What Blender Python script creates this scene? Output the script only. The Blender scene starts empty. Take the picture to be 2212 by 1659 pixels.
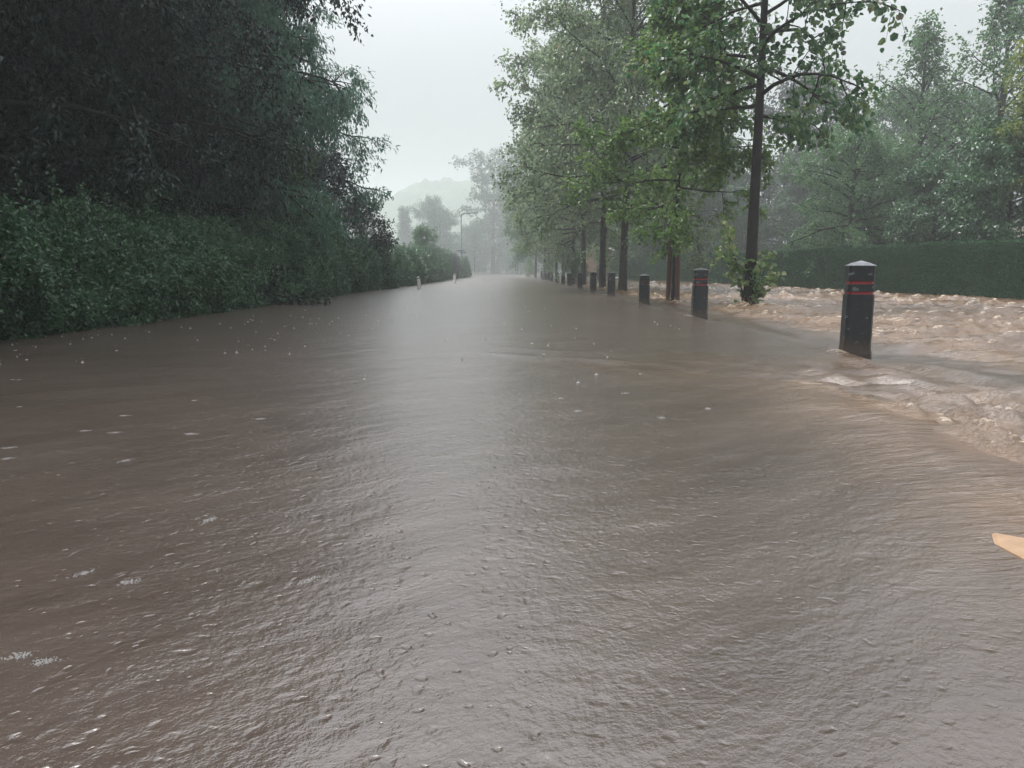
import bpy, math, random
import numpy as np
from mathutils import Vector, Matrix

R = math.radians
SC = bpy.context.scene
COL = SC.collection

# ------------------------------------------------------------------ camera
CAM_H = 0.75
F = 1650.0                       # focal length in units of a 2212 px wide picture
PITCH = math.atan(244.0 / F)
cp, sp = math.cos(PITCH), math.sin(PITCH)
cam = bpy.data.cameras.new('camera'); co = bpy.data.objects.new('camera', cam); COL.objects.link(co)
co.location = (0, 0, CAM_H); co.rotation_euler = (math.pi / 2 - PITCH, 0, 0)
cam.sensor_width = 36; cam.lens = F / 2212 * 36; cam.clip_end = 3000; cam.clip_start = 0.05
SC.camera = co

def at(px, py, Y):
    """world point seen at picture position (px, py) at distance Y down the road"""
    u, v = (px - 1106) / F, (829.5 - py) / F
    d = Vector((u, cp + v * sp, v * cp - sp))
    k = Y / d.y
    return Vector((d.x * k, Y, CAM_H + d.z * k))

# ------------------------------------------------------------------ tagging
def tag(o, label=None, cat=None, group=None, kind=None):
    if label: o['label'] = label
    if cat: o['category'] = cat
    if group: o['group'] = group
    if kind: o['kind'] = kind
    return o

def empty(name, loc, rz=0.0, scale=1.0):
    o = bpy.data.objects.new(name, None); COL.objects.link(o)
    o.location = loc; o.rotation_euler = (0, 0, rz); o.scale = (scale,) * 3
    o.empty_display_size = 0.2
    return o

def link(name, me, mat=None, parent=None):
    o = bpy.data.objects.new(name, me); COL.objects.link(o)
    if mat and not me.materials: me.materials.append(mat)
    if parent: o.parent = parent
    return o

# ------------------------------------------------------------------ meshes
def mesh_np(name, V, faces_list, smooth=False):
    """V (n,3); faces_list: list of int arrays (m,k)"""
    me = bpy.data.meshes.new(name)
    V = np.asarray(V, np.float32)
    me.vertices.add(len(V)); me.vertices.foreach_set('co', V.ravel())
    idx = np.concatenate([f.ravel() for f in faces_list]).astype(np.int32)
    cnt = np.concatenate([np.full(len(f), f.shape[1], np.int32) for f in faces_list])
    st = np.concatenate([[0], np.cumsum(cnt)[:-1]]).astype(np.int32)
    me.loops.add(len(idx)); me.loops.foreach_set('vertex_index', idx)
    me.polygons.add(len(cnt)); me.polygons.foreach_set('loop_start', st)
    try: me.polygons.foreach_set('loop_total', cnt)
    except Exception: pass
    me.polygons.foreach_set('use_smooth', np.full(len(cnt), smooth))
    me.update(calc_edges=True)
    return me

def fattr(me, name, vals):
    a = me.attributes.new(name, 'FLOAT', 'POINT'); a.data.foreach_set('value', np.asarray(vals, np.float32))

def leaves(name, P, D, N, L, W, tint, shape='leaf', fold=0.18):
    """many small leaves: P bases, D directions, N normals"""
    D = D / np.linalg.norm(D, axis=1, keepdims=True)
    S = np.cross(D, N); S /= (np.linalg.norm(S, axis=1, keepdims=True) + 1e-9)
    Nn = np.cross(S, D)
    L = L[:, None]; W = W[:, None]
    n = len(P); b = np.arange(n)[:, None]
    if shape == 'leaf':
        l = P + D * L * .45 - S * W * .5 + Nn * W * fold
        r = P + D * L * .45 + S * W * .5 + Nn * W * fold
        t = P + D * L - Nn * L * .12
        V = np.stack([P, r, t, l], 1).reshape(-1, 3)
        f = np.concatenate([b * 4 + np.array([[0, 1, 2]]), b * 4 + np.array([[0, 2, 3]])])
        k = 4
    else:   # round leaf
        l1 = P + D * L * .25 - S * W * .45 + Nn * W * fold; l2 = P + D * L * .72 - S * W * .42 + Nn * W * fold
        r1 = P + D * L * .25 + S * W * .45 + Nn * W * fold; r2 = P + D * L * .72 + S * W * .42 + Nn * W * fold
        t = P + D * L - Nn * L * .1
        V = np.stack([P, r1, r2, t, l2, l1], 1).reshape(-1, 3)
        f = np.concatenate([b * 6 + np.array([[0, 1, 2, 3]]), b * 6 + np.array([[0, 3, 4, 5]])])
        k = 6
    me = mesh_np(name, V, [f])
    fattr(me, 'tint', np.repeat(tint, k))
    return me

class Tubes:
    def __init__(s): s.V = []; s.F = []; s.n = 0
    def add(s, pts, rad, sides=6, cap=True):
        pts = np.asarray(pts, float); m = len(pts)
        T = np.gradient(pts, axis=0); T /= (np.linalg.norm(T, axis=1, keepdims=True) + 1e-9)
        ref = np.array([0, 0, 1.0]) if abs(T[0][2]) < .8 else np.array([1.0, 0, 0])
        A = np.cross(T, ref); A /= (np.linalg.norm(A, axis=1, keepdims=True) + 1e-9)
        B = np.cross(T, A)
        an = np.linspace(0, 2 * math.pi, sides, endpoint=False)
        rad = np.asarray(rad, float)
        ring = pts[:, None] + rad[:, None, None] * (np.cos(an)[None, :, None] * A[:, None] + np.sin(an)[None, :, None] * B[:, None])
        s.V.append(ring.reshape(-1, 3))
        i = np.arange(m - 1)[:, None] * sides; j = np.arange(sides)[None]; j2 = (j + 1) % sides
        q = np.stack([i + j, i + j2, i + sides + j2, i + sides + j], -1).reshape(-1, 4) + s.n
        s.F.append(q); s.n += m * sides
    def mesh(s, name, smooth=True):
        return mesh_np(name, np.concatenate(s.V), [np.concatenate(s.F)], smooth)

class MB:
    """collects polygons into one mesh"""
    def __init__(s): s.v = []; s.f = []
    def poly(s, V, Fc):
        o = len(s.v); s.v += [tuple(p) for p in V]; s.f += [tuple(i + o for i in f) for f in Fc]
    def loft(s, rings, cap0=True, cap1=True):
        n = len(rings[0]); V = [p for r in rings for p in r]; Fc = []
        for i in range(len(rings) - 1):
            for j in range(n):
                k = (j + 1) % n
                Fc.append((i * n + j, i * n + k, (i + 1) * n + k, (i + 1) * n + j))
        if cap0: Fc.append(tuple(range(n))[::-1])
        if cap1: Fc.append(tuple((len(rings) - 1) * n + j for j in range(n)))
        s.poly(V, Fc)
    def box(s, x0, x1, y0, y1, z0, z1, c=0.0):
        def ring(z, e=0): return chamfer_rect((x0 + x1) / 2, (y0 + y1) / 2, (x1 - x0) / 2 - e, (y1 - y0) / 2 - e, max(c, .0005), z)
        s.loft([ring(z0), ring(z1 - c), ring(z1, c)] if c else [ring(z0), ring(z1)])
    def build(s, name, mat, parent=None, smooth=False):
        me = bpy.data.meshes.new(name); me.from_pydata(s.v, [], s.f); me.update()
        if smooth: me.polygons.foreach_set('use_smooth', [True] * len(me.polygons))
        return link(name, me, mat, parent)

def chamfer_rect(cx, cy, hx, hy, c, z):
    return [(cx - hx + c, cy - hy, z), (cx + hx - c, cy - hy, z), (cx + hx, cy - hy + c, z), (cx + hx, cy + hy - c, z),
            (cx + hx - c, cy + hy, z), (cx - hx + c, cy + hy, z), (cx - hx, cy + hy - c, z), (cx - hx, cy - hy + c, z)]

def circ(cx, cy, r, z, n=12):
    return [(cx + r * math.cos(2 * math.pi * i / n), cy + r * math.sin(2 * math.pi * i / n), z) for i in range(n)]

# ------------------------------------------------------------------ noise
def _h(ix, iy, s):
    n = (ix * 374761393 + iy * 668265263 + s * 97463411) & 0xffffffff
    n = ((n ^ (n >> 13)) * 1274126177) & 0xffffffff
    return ((n ^ (n >> 16)) & 0xffff) / 65535.0
def vn(x, y, s=0):
    x = np.asarray(x, float); y = np.asarray(y, float)
    ix = np.floor(x).astype(np.int64); iy = np.floor(y).astype(np.int64)
    fx = x - ix; fy = y - iy
    fx = fx * fx * fx * (fx * (fx * 6 - 15) + 10); fy = fy * fy * fy * (fy * (fy * 6 - 15) + 10)
    a = _h(ix, iy, s); b = _h(ix + 1, iy, s); c = _h(ix, iy + 1, s); d = _h(ix + 1, iy + 1, s)
    return (a * (1 - fx) + b * fx) * (1 - fy) + (c * (1 - fx) + d * fx) * fy
def fbm(x, y, s=0, o=3):
    t = 0; a = .5; m = 0
    for i in range(o):
        t = t + a * vn(x, y, s + i * 7); m += a; a *= .5
        x, y = 1.9 * x * .8 - 1.9 * y * .6 + 3.1, 1.9 * x * .6 + 1.9 * y * .8 + 1.7
    return t / m
def ss(a, b, x):
    t = np.clip((x - a) / (b - a), 0, 1); return t * t * (3 - 2 * t)

# ------------------------------------------------------------------ materials
def new_mat(name):
    m = bpy.data.materials.new(name); m.use_nodes = True
    nt = m.node_tree; b = nt.nodes['Principled BSDF']
    return m, nt, b
def N_(nt, t, **kw):
    n = nt.nodes.new(t)
    for k, v in kw.items(): setattr(n, k, v)
    return n
def ramp(nt, stops, fac=None):
    n = nt.nodes.new('ShaderNodeValToRGB'); e = n.color_ramp.elements
    while len(e) < len(stops): e.new(.5)
    for el, (p, c) in zip(e, stops): el.position = p; el.color = (*c, 1)
    if fac is not None: nt.links.new(fac, n.inputs[0])
    return n
def noise(nt, scale, detail=3, rough=.5, vec=None, dims='3D'):
    n = nt.nodes.new('ShaderNodeTexNoise'); n.noise_dimensions = dims
    n.inputs['Scale'].default_value = scale; n.inputs['Detail'].default_value = detail; n.inputs['Roughness'].default_value = rough
    if vec is not None: nt.links.new(vec, n.inputs['Vector'])
    return n
def objco(nt): return nt.nodes.new('ShaderNodeTexCoord').outputs['Object']

def leaf_mat(name, stops, rough=.42, trans=.3, spec=.5):
    m, nt, b = new_mat(name)
    at_ = N_(nt, 'ShaderNodeAttribute', attribute_name='tint')
    r = ramp(nt, stops, at_.outputs['Fac'])
    nt.links.new(r.outputs[0], b.inputs['Base Color'])
    b.inputs['Roughness'].default_value = rough; b.inputs['Specular IOR Level'].default_value = spec
    tr = N_(nt, 'ShaderNodeBsdfTranslucent'); mx = N_(nt, 'ShaderNodeMixShader')
    hs = N_(nt, 'ShaderNodeHueSaturation'); hs.inputs['Value'].default_value = 1.5; hs.inputs['Saturation'].default_value = 1.1
    nt.links.new(r.outputs[0], hs.inputs['Color']); nt.links.new(hs.outputs[0], tr.inputs['Color'])
    mx.inputs[0].default_value = trans
    nt.links.new(b.outputs[0], mx.inputs[1]); nt.links.new(tr.outputs[0], mx.inputs[2])
    nt.links.new(mx.outputs[0], nt.nodes['Material Output'].inputs['Surface'])
    return m

def plain(name, c0, c1, scale=8, rough=.6, bump=.0, stretch=(1, 1, 1), spec=.5, spots=None):
    m, nt, b = new_mat(name)
    mp = N_(nt, 'ShaderNodeMapping'); mp.inputs['Scale'].default_value = stretch
    nt.links.new(objco(nt), mp.inputs[0])
    n = noise(nt, scale, 5, .6, mp.outputs[0])
    r = ramp(nt, [(.3, c0), (.7, c1)], n.outputs['Fac'])
    out = r.outputs[0]
    if spots:
        n2 = noise(nt, spots[0], 2, .5, objco(nt))
        r2 = ramp(nt, [(spots[1], (0, 0, 0)), (spots[1] + .04, (1, 1, 1))], n2.outputs['Fac'])
        mx = N_(nt, 'ShaderNodeMix', data_type='RGBA')
        nt.links.new(r2.outputs[0], mx.inputs['Factor']); nt.links.new(out, mx.inputs['A']); mx.inputs['B'].default_value = (*spots[2], 1)
        out = mx.outputs['Result']
    nt.links.new(out, b.inputs['Base Color'])
    b.inputs['Roughness'].default_value = rough; b.inputs['Specular IOR Level'].default_value = spec
    if bump:
        bp = N_(nt, 'ShaderNodeBump'); bp.inputs['Strength'].default_value = 1; bp.inputs['Distance'].default_value = bump
        nt.links.new(n.outputs['Fac'], bp.inputs['Height']); nt.links.new(bp.outputs[0], b.inputs['Normal'])
    return m

M = {}
M['bark'] = plain('wet_bark', (.006, .006, .006), (.024, .021, .019), 9, .75, .02, (2, 2, .5), spec=.3)
M['bark_mottled'] = plain('mottled_bark', (.010, .009, .009), (.040, .035, .030), 14, .7, .02, (1.5, 1.5, .8), spec=.3, spots=(10, .66, (.08, .075, .06)))
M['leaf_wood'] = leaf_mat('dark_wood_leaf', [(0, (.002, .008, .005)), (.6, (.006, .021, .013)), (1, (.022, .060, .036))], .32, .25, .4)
M['leaf_wood_purple'] = leaf_mat('purple_leaf', [(0, (.035, .040, .040)), (1, (.10, .105, .105))], .4, .2)
M['leaf_willow'] = leaf_mat('willow_leaf', [(0, (.034, .085, .058)), (.6, (.070, .155, .105)), (1, (.14, .235, .17))], .28, .5, .9)
M['leaf_avenue'] = leaf_mat('avenue_leaf', [(0, (.07, .10, .062)), (.6, (.125, .17, .105)), (.92, (.19, .23, .12)), (1, (.20, .16, .12))], .30, .6, .9)
M['leaf_shoot'] = leaf_mat('shoot_leaf', [(0, (.07, .13, .045)), (.6, (.15, .23, .08)), (1, (.26, .30, .13))], .36, .4, .8)
M['leaf_garden'] = leaf_mat('garden_leaf', [(0, (.035, .075, .036)), (.6, (.070, .140, .062)), (1, (.13, .21, .09))], .38, .45, .7)
M['leaf_round'] = leaf_mat('round_leaf', [(0, (.025, .070, .030)), (.5, (.055, .125, .055)), (.86, (.14, .20, .08)), (1, (.20, .15, .12))], .3, .45, .8)
M['leaf_young'] = leaf_mat('young_leaf', [(0, (.05, .10, .035)), (.6, (.10, .17, .055)), (1, (.19, .25, .09))], .42, .45)
M['leaf_hedge'] = leaf_mat('hedge_leaf', [(0, (.018, .052, .024)), (.6, (.044, .108, .048)), (1, (.11, .19, .085))], .34, .3, .7)
M['leaf_yew'] = leaf_mat('clipped_leaf', [(0, (.008, .040, .016)), (.7, (.018, .072, .028)), (1, (.048, .12, .044))], .6, .1, .25)
M['leaf_bright'] = leaf_mat('bright_leaf', [(0, (.03, .08, .03)), (.6, (.055, .13, .05)), (1, (.11, .19, .08))], .42, .3)
M['leaf_yellow'] = leaf_mat('yellow_leaf', [(0, (.08, .12, .03)), (.6, (.14, .18, .045)), (1, (.22, .22, .07))], .45, .35)
M['leaf_far'] = leaf_mat('far_leaf', [(0, (.034, .066, .042)), (1, (.085, .145, .08))], .55, .2)
M['leaf_purple'] = leaf_mat('copper_leaf', [(0, (.018, .018, .022)), (1, (.045, .045, .05))], .55, .2)
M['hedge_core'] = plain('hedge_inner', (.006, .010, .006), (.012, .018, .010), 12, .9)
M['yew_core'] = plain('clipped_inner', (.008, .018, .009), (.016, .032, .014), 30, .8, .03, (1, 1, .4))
M['black_post'] = plain('black_recycled_plastic', (.010, .012, .014), (.022, .025, .028), 22, .42, .0015, spots=(16, .66, (.10, .12, .12)))
def mud_line(m):
    nt = m.node_tree; b = nt.nodes['Principled BSDF']; l = b.inputs['Base Color'].links[0].from_socket
    oc = objco(nt); sp_ = N_(nt, 'ShaderNodeSeparateXYZ'); nt.links.new(oc, sp_.inputs[0])
    n = noise(nt, 18, 4, .65, oc)
    a = N_(nt, 'ShaderNodeMath', operation='MULTIPLY_ADD'); nt.links.new(n.outputs['Fac'], a.inputs[0]); a.inputs[1].default_value = -.22; nt.links.new(sp_.outputs[2], a.inputs[2])
    r = N_(nt, 'ShaderNodeMapRange'); nt.links.new(a.outputs[0], r.inputs[0]); r.inputs[1].default_value = -.02; r.inputs[2].default_value = .06; r.inputs[3].default_value = .75; r.inputs[4].default_value = 0
    mx = N_(nt, 'ShaderNodeMix', data_type='RGBA'); nt.links.new(r.outputs[0], mx.inputs['Factor']); nt.links.new(l, mx.inputs['A']); mx.inputs['B'].default_value = (.055, .040, .028, 1)
    nt.links.new(mx.outputs['Result'], b.inputs['Base Color'])
mud_line(M['black_post'])
M['post_cap'] = plain('sky_sheen_cap', (.10, .11, .12), (.20, .21, .22), 14, .28, .001)  # pale grey paints in the sky reflected on the wet top
M['post_cap_dark'] = plain('dark_grey_cap', (.035, .04, .042), (.08, .085, .09), 14, .3, .001)  # darker grey variant for the other bollards
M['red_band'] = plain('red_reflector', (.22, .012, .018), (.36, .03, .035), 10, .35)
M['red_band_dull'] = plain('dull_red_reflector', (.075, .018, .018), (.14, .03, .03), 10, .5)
M['white_post'] = plain('pale_concrete_post', (.60, .60, .57), (.78, .78, .75), 9, .6, .002)
M['stake'] = plain('brown_timber_stake', (.050, .022, .017), (.12, .055, .042), 20, .55, .003, (3, 3, .3))
M['rubber'] = plain('black_rubber_tie', (.01, .01, .01), (.02, .02, .02), 10, .6)
M['steel'] = plain('grey_painted_steel', (.07, .08, .085), (.13, .14, .145), 4, .5)
M['sign_plate'] = plain('dark_sign_plate', (.03, .05, .05), (.06, .08, .08), 4, .5)
M['brick'] = None
M['stone'] = plain('grey_cap_stone', (.16, .16, .15), (.30, .29, .27), 5, .75, .01)
M['roof'] = plain('slate_roof', (.16, .16, .18), (.26, .26, .28), 6, .6, .01)
M['render_wall'] = plain('pale_render', (.38, .33, .28), (.5, .44, .37), 2, .8)
M['glass'] = plain('dark_window_glass', (.015, .018, .02), (.03, .035, .04), 2, .08)
M['gate'] = plain('dark_gate_timber', (.02, .022, .024), (.05, .052, .055), 8, .6, .003, (4, 4, .4))
M['ground'] = plain('wet_earth', (.02, .022, .012), (.06, .055, .03), 1.2, .7, .02)
M['hill'] = plain('wooded_hill', (.03, .05, .025), (.06, .09, .045), .08, .9)
M['board'] = plain('tan_reflection_patch', (.24, .145, .08), (.36, .23, .135), 9, .4, .005, (1, 1.5, 1))  # colour of the orange reflection, painted on a solid patch

m, nt, b = new_mat('old_brick'); M['brick'] = m
bk = N_(nt, 'ShaderNodeTexBrick'); bk.inputs['Scale'].default_value = 4.4
bk.inputs['Color1'].default_value = (.30, .18, .12, 1); bk.inputs['Color2'].default_value = (.22, .13, .09, 1); bk.inputs['Mortar'].default_value = (.35, .33, .29, 1)
cx = N_(nt, 'ShaderNodeSeparateXYZ'); cb = N_(nt, 'ShaderNodeCombineXYZ'); ad = N_(nt, 'ShaderNodeMath', operation='ADD')
nt.links.new(objco(nt), cx.inputs[0]); nt.links.new(cx.outputs[0], ad.inputs[0]); nt.links.new(cx.outputs[1], ad.inputs[1])
nt.links.new(ad.outputs[0], cb.inputs[0]); nt.links.new(cx.outputs[2], cb.inputs[1]); nt.links.new(cb.outputs[0], bk.inputs['Vector'])
nt.links.new(bk.outputs['Color'], b.inputs['Base Color']); b.inputs['Roughness'].default_value = .7

# ---- flood water
def water_material():
    m, nt, b = new_mat('muddy_flood_water')
    L = nt.links.new
    oc = objco(nt)
    fo = N_(nt, 'ShaderNodeAttribute', attribute_name='foam')
    ch = N_(nt, 'ShaderNodeAttribute', attribute_name='chop')
    # mud colour with slow swirls of silt
    mp0 = N_(nt, 'ShaderNodeMapping', vector_type='TEXTURE'); mp0.inputs['Rotation'].default_value = (0, 0, R(40)); mp0.inputs['Scale'].default_value = (2.4, 1, 1); L(oc, mp0.inputs[0])
    n0 = noise(nt, 2.2, 7, .7, mp0.outputs[0])
    mud = ramp(nt, [(.3, (.046, .032, .025)), (.7, (.082, .062, .050))], n0.outputs['Fac'])
    mudr = ramp(nt, [(.3, (.070, .034, .012)), (.7, (.165, .090, .036))], n0.outputs['Fac'])
    mx = N_(nt, 'ShaderNodeMix', data_type='RGBA'); L(ch.outputs['Fac'], mx.inputs['Factor']); L(mud.outputs[0], mx.inputs['A']); L(mudr.outputs[0], mx.inputs['B'])
    # foam broken by fine noise
    mpf = N_(nt, 'ShaderNodeMapping', vector_type='TEXTURE'); mpf.inputs['Rotation'].default_value = (0, 0, R(10)); mpf.inputs['Scale'].default_value = (3.6, 1, 1); L(oc, mpf.inputs[0])
    nf = noise(nt, 24, 6, .72, mpf.outputs[0])
    a = N_(nt, 'ShaderNodeMath', operation='MULTIPLY_ADD'); L(nf.outputs['Fac'], a.inputs[0]); a.inputs[1].default_value = 2.8; a.inputs[2].default_value = -2.06
    a2 = N_(nt, 'ShaderNodeMath', operation='ADD'); L(a.outputs[0], a2.inputs[0]); L(fo.outputs['Fac'], a2.inputs[1])
    rf = ramp(nt, [(0.0, (0, 0, 0)), (.6, (1, 1, 1))], a2.outputs[0])
    mk = N_(nt, 'ShaderNodeMath', operation='MULTIPLY'); L(rf.outputs[0], mk.inputs[0])
    gt = N_(nt, 'ShaderNodeMath', operation='GREATER_THAN'); L(fo.outputs['Fac'], gt.inputs[0]); gt.inputs[1].default_value = .02; L(gt.outputs[0], mk.inputs[1])
    mf = N_(nt, 'ShaderNodeMix', data_type='RGBA'); L(mk.outputs[0], mf.inputs['Factor']); L(mx.outputs['Result'], mf.inputs['A']); mf.inputs['B'].default_value = (.50, .41, .30, 1)
    L(mf.outputs['Result'], b.inputs['Base Color'])
    rr = N_(nt, 'ShaderNodeMapRange'); L(mk.outputs[0], rr.inputs[0]); rr.inputs[3].default_value = .27; rr.inputs[4].default_value = .5
    rc = N_(nt, 'ShaderNodeMath', operation='MULTIPLY_ADD'); L(ch.outputs['Fac'], rc.inputs[0]); rc.inputs[1].default_value = -.13; L(rr.outputs[0], rc.inputs[2])
    L(rc.outputs[0], b.inputs['Roughness'])
    b.inputs['IOR'].default_value = 1.9
    # fine wind and flow ripples, long crested
    mp = N_(nt, 'ShaderNodeMapping', vector_type='TEXTURE'); mp.inputs['Rotation'].default_value = (0, 0, R(38)); mp.inputs['Scale'].default_value = (2.2, 1.0, 1); L(oc, mp.inputs[0])
    r1 = noise(nt, 6.5, 5, .62, mp.outputs[0])
    r2 = noise(nt, 40, 3, .65, oc)
    pn = noise(nt, 1.1, 3, .5, oc); pm = N_(nt, 'ShaderNodeMapRange'); L(pn.outputs['Fac'], pm.inputs[0]); pm.inputs[1].default_value = .3; pm.inputs[2].default_value = .7; pm.inputs[3].default_value = .45; pm.inputs[4].default_value = 1.0
    b1 = N_(nt, 'ShaderNodeBump'); L(pm.outputs[0], b1.inputs['Strength']); b1.inputs['Distance'].default_value = .015; L(r1.outputs['Fac'], b1.inputs['Height'])
    b2 = N_(nt, 'ShaderNodeBump'); b2.inputs['Strength'].default_value = 1; b2.inputs['Distance'].default_value = .0035; L(r2.outputs['Fac'], b2.inputs['Height']); L(b1.outputs[0], b2.inputs['Normal'])
    mpc = N_(nt, 'ShaderNodeMapping', vector_type='TEXTURE'); mpc.inputs['Rotation'].default_value = (0, 0, R(-12)); mpc.inputs['Scale'].default_value = (4.0, 1.0, 1); L(oc, mpc.inputs[0])
    rc_ = noise(nt, 15, 6, .7, mpc.outputs[0]); hc = N_(nt, 'ShaderNodeMath', operation='MULTIPLY'); L(rc_.outputs['Fac'], hc.inputs[0]); L(ch.outputs['Fac'], hc.inputs[1])
    b3 = N_(nt, 'ShaderNodeBump'); b3.inputs['Strength'].default_value = 1; b3.inputs['Distance'].default_value = .038; L(hc.outputs[0], b3.inputs['Height']); L(b2.outputs[0], b3.inputs['Normal'])
    last = b3
    # pocks left by raindrops
    wn = noise(nt, 6, 2, .5, oc); wv = N_(nt, 'ShaderNodeVectorMath', operation='MULTIPLY_ADD'); L(wn.outputs['Color'], wv.inputs[0]); wv.inputs[1].default_value = (.12, .12, 0); L(oc, wv.inputs[2])
    for sc, dist in ((9.0, .0065), (19.0, .007)):
        vo = N_(nt, 'ShaderNodeTexVoronoi', voronoi_dimensions='2D', feature='F1'); vo.inputs['Scale'].default_value = sc; L(wv.outputs[0], vo.inputs['Vector'])
        sx = N_(nt, 'ShaderNodeSeparateColor'); L(vo.outputs['Color'], sx.inputs[0])
        rad = N_(nt, 'ShaderNodeMapRange'); L(sx.outputs[0], rad.inputs[0]); rad.inputs[1].default_value = .35; rad.inputs[2].default_value = 1; rad.inputs[3].default_value = .01; rad.inputs[4].default_value = .30
        q = N_(nt, 'ShaderNodeMath', operation='DIVIDE'); L(vo.outputs['Distance'], q.inputs[0]); L(rad.outputs[0], q.inputs[1])
        en = N_(nt, 'ShaderNodeMapRange', interpolation_type='SMOOTHSTEP'); L(q.outputs[0], en.inputs[0]); en.inputs[1].default_value = 1.0; en.inputs[2].default_value = 0.2; en.inputs[3].default_value = 0; en.inputs[4].default_value = -1
        mu = N_(nt, 'ShaderNodeMath', operation='MULTIPLY'); L(en.outputs[0], mu.inputs[0]); L(rad.outputs[0], mu.inputs[1])
        bb = N_(nt, 'ShaderNodeBump'); bb.inputs['Strength'].default_value = 1; bb.inputs['Distance'].default_value = dist
        L(mu.outputs[0], bb.inputs['Height']); L(last.outputs[0], bb.inputs['Normal']); last = bb
    L(last.outputs[0], b.inputs['Normal'])
    return m
M['water'] = water_material()
m, nt, b = new_mat('white_froth'); M['froth'] = m
b.inputs['Base Color'].default_value = (.20, .195, .19, 1); b.inputs['Roughness'].default_value = .3
m, nt, b = new_mat('brown_froth'); M['froth_brown'] = m
b.inputs['Base Color'].default_value = (.36, .29, .22, 1); b.inputs['Roughness'].default_value = .2

# ------------------------------------------------------------------ places
BOLL = [(at(1855, 620, 6.85), 0), (at(1512, 620, 12.4), 1), (at(1392, 620, 17.7), 2), (at(1320, 620, 23.4), 3), (at(1281.5, 620, 28.8), 4),
        (at(1253, 600, 34.3), 5), (at(1230, 600, 40.0), 6), (at(1216.5, 600, 45.5), 7), (at(1203.5, 600, 51.3), 8), (at(1192, 600, 57.8), 9),
        (at(1185, 600, 63.5), 10), (at(1179, 600, 69), 11), (at(1170, 600, 78), 12)]
BX = [(v.x, v.y) for v, _ in BOLL]
STAKES = [(at(1444, 600, 17.9)), (at(1464.5, 600, 17.5))]
T1 = at(1618, 662, 15.3); T2 = at(1454, 652, 17.8)
AVE = [at(1345, 620, 27.5), at(1301, 620, 33), at(1260, 615, 41.5), at(1237, 612, 46), at(1216, 610, 53), at(1202, 608, 58), at(1177, 604, 70), at(1157, 599, 92)]
OBST = [(x, y, .2) for x, y in BX] + [(T1.x, T1.y, .28)] + [(v.x, v.y, .3) for v in AVE[:4]] + [(v.x, v.y, .09) for v in STAKES] + [(T2.x, T2.y, .09)]

# ------------------------------------------------------------------ water surface
RIDGE = [(-1.2, 6.9), (.15, 6.1), (1.2, 5.5), (1.72, 4.9), (1.90, 4.2), (1.92, 3.4), (1.84, 2.7), (1.70, 1.3)]
RAMP_ = [.0, .003, .014, .036, .064, .088, .09, .085]
def waves(x, y, seed, n, l0, l1, head, spread):
    """short crested flowing waves, sharpened crests, about -1..1"""
    rng = np.random.default_rng(seed); z = 0; tot = 0
    wx = x + .35 * (fbm(x * .9, y * .9, seed + 1, 2) - .5); wy = y + .35 * (fbm(x * .9 + 7, y * .9, seed + 2, 2) - .5)
    for i in range(n):
        lam = l0 * (l1 / l0) ** rng.random(); a = head + rng.normal() * spread; k = 2 * math.pi / lam
        ph = k * (wx * math.cos(a) + wy * math.sin(a)) + rng.uniform(0, 6.28)
        A = lam ** .8; z = z + A * (2 * ((np.sin(ph) + 1) / 2) ** 1.7 - .85); tot += A * A
    return z / (math.sqrt(tot) * .95)
def ridge_dist(x, y):
    best = np.full(x.shape, 1e9); sd = np.zeros(x.shape); amp = np.zeros(x.shape); par = np.zeros(x.shape)
    acc = 0
    for i in range(len(RIDGE) - 1):
        (ax, ay), (bx, by) = RIDGE[i], RIDGE[i + 1]
        dx, dy = bx - ax, by - ay; l2 = dx * dx + dy * dy
        t = np.clip(((x - ax) * dx + (y - ay) * dy) / l2, 0, 1)
        ex, ey = x - ax - t * dx, y - ay - t * dy
        d = np.hypot(ex, ey); side = np.sign(dx * ey - dy * ex)
        k = d < best
        best = np.where(k, d, best); sd = np.where(k, d * side, sd)
        amp = np.where(k, RAMP_[i] * (1 - t) + RAMP_[i + 1] * t, amp); par = np.where(k, acc + t * math.sqrt(l2), par)
        acc += math.sqrt(l2)
    return sd, amp, par          # sd > 0 on the verge side

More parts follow.
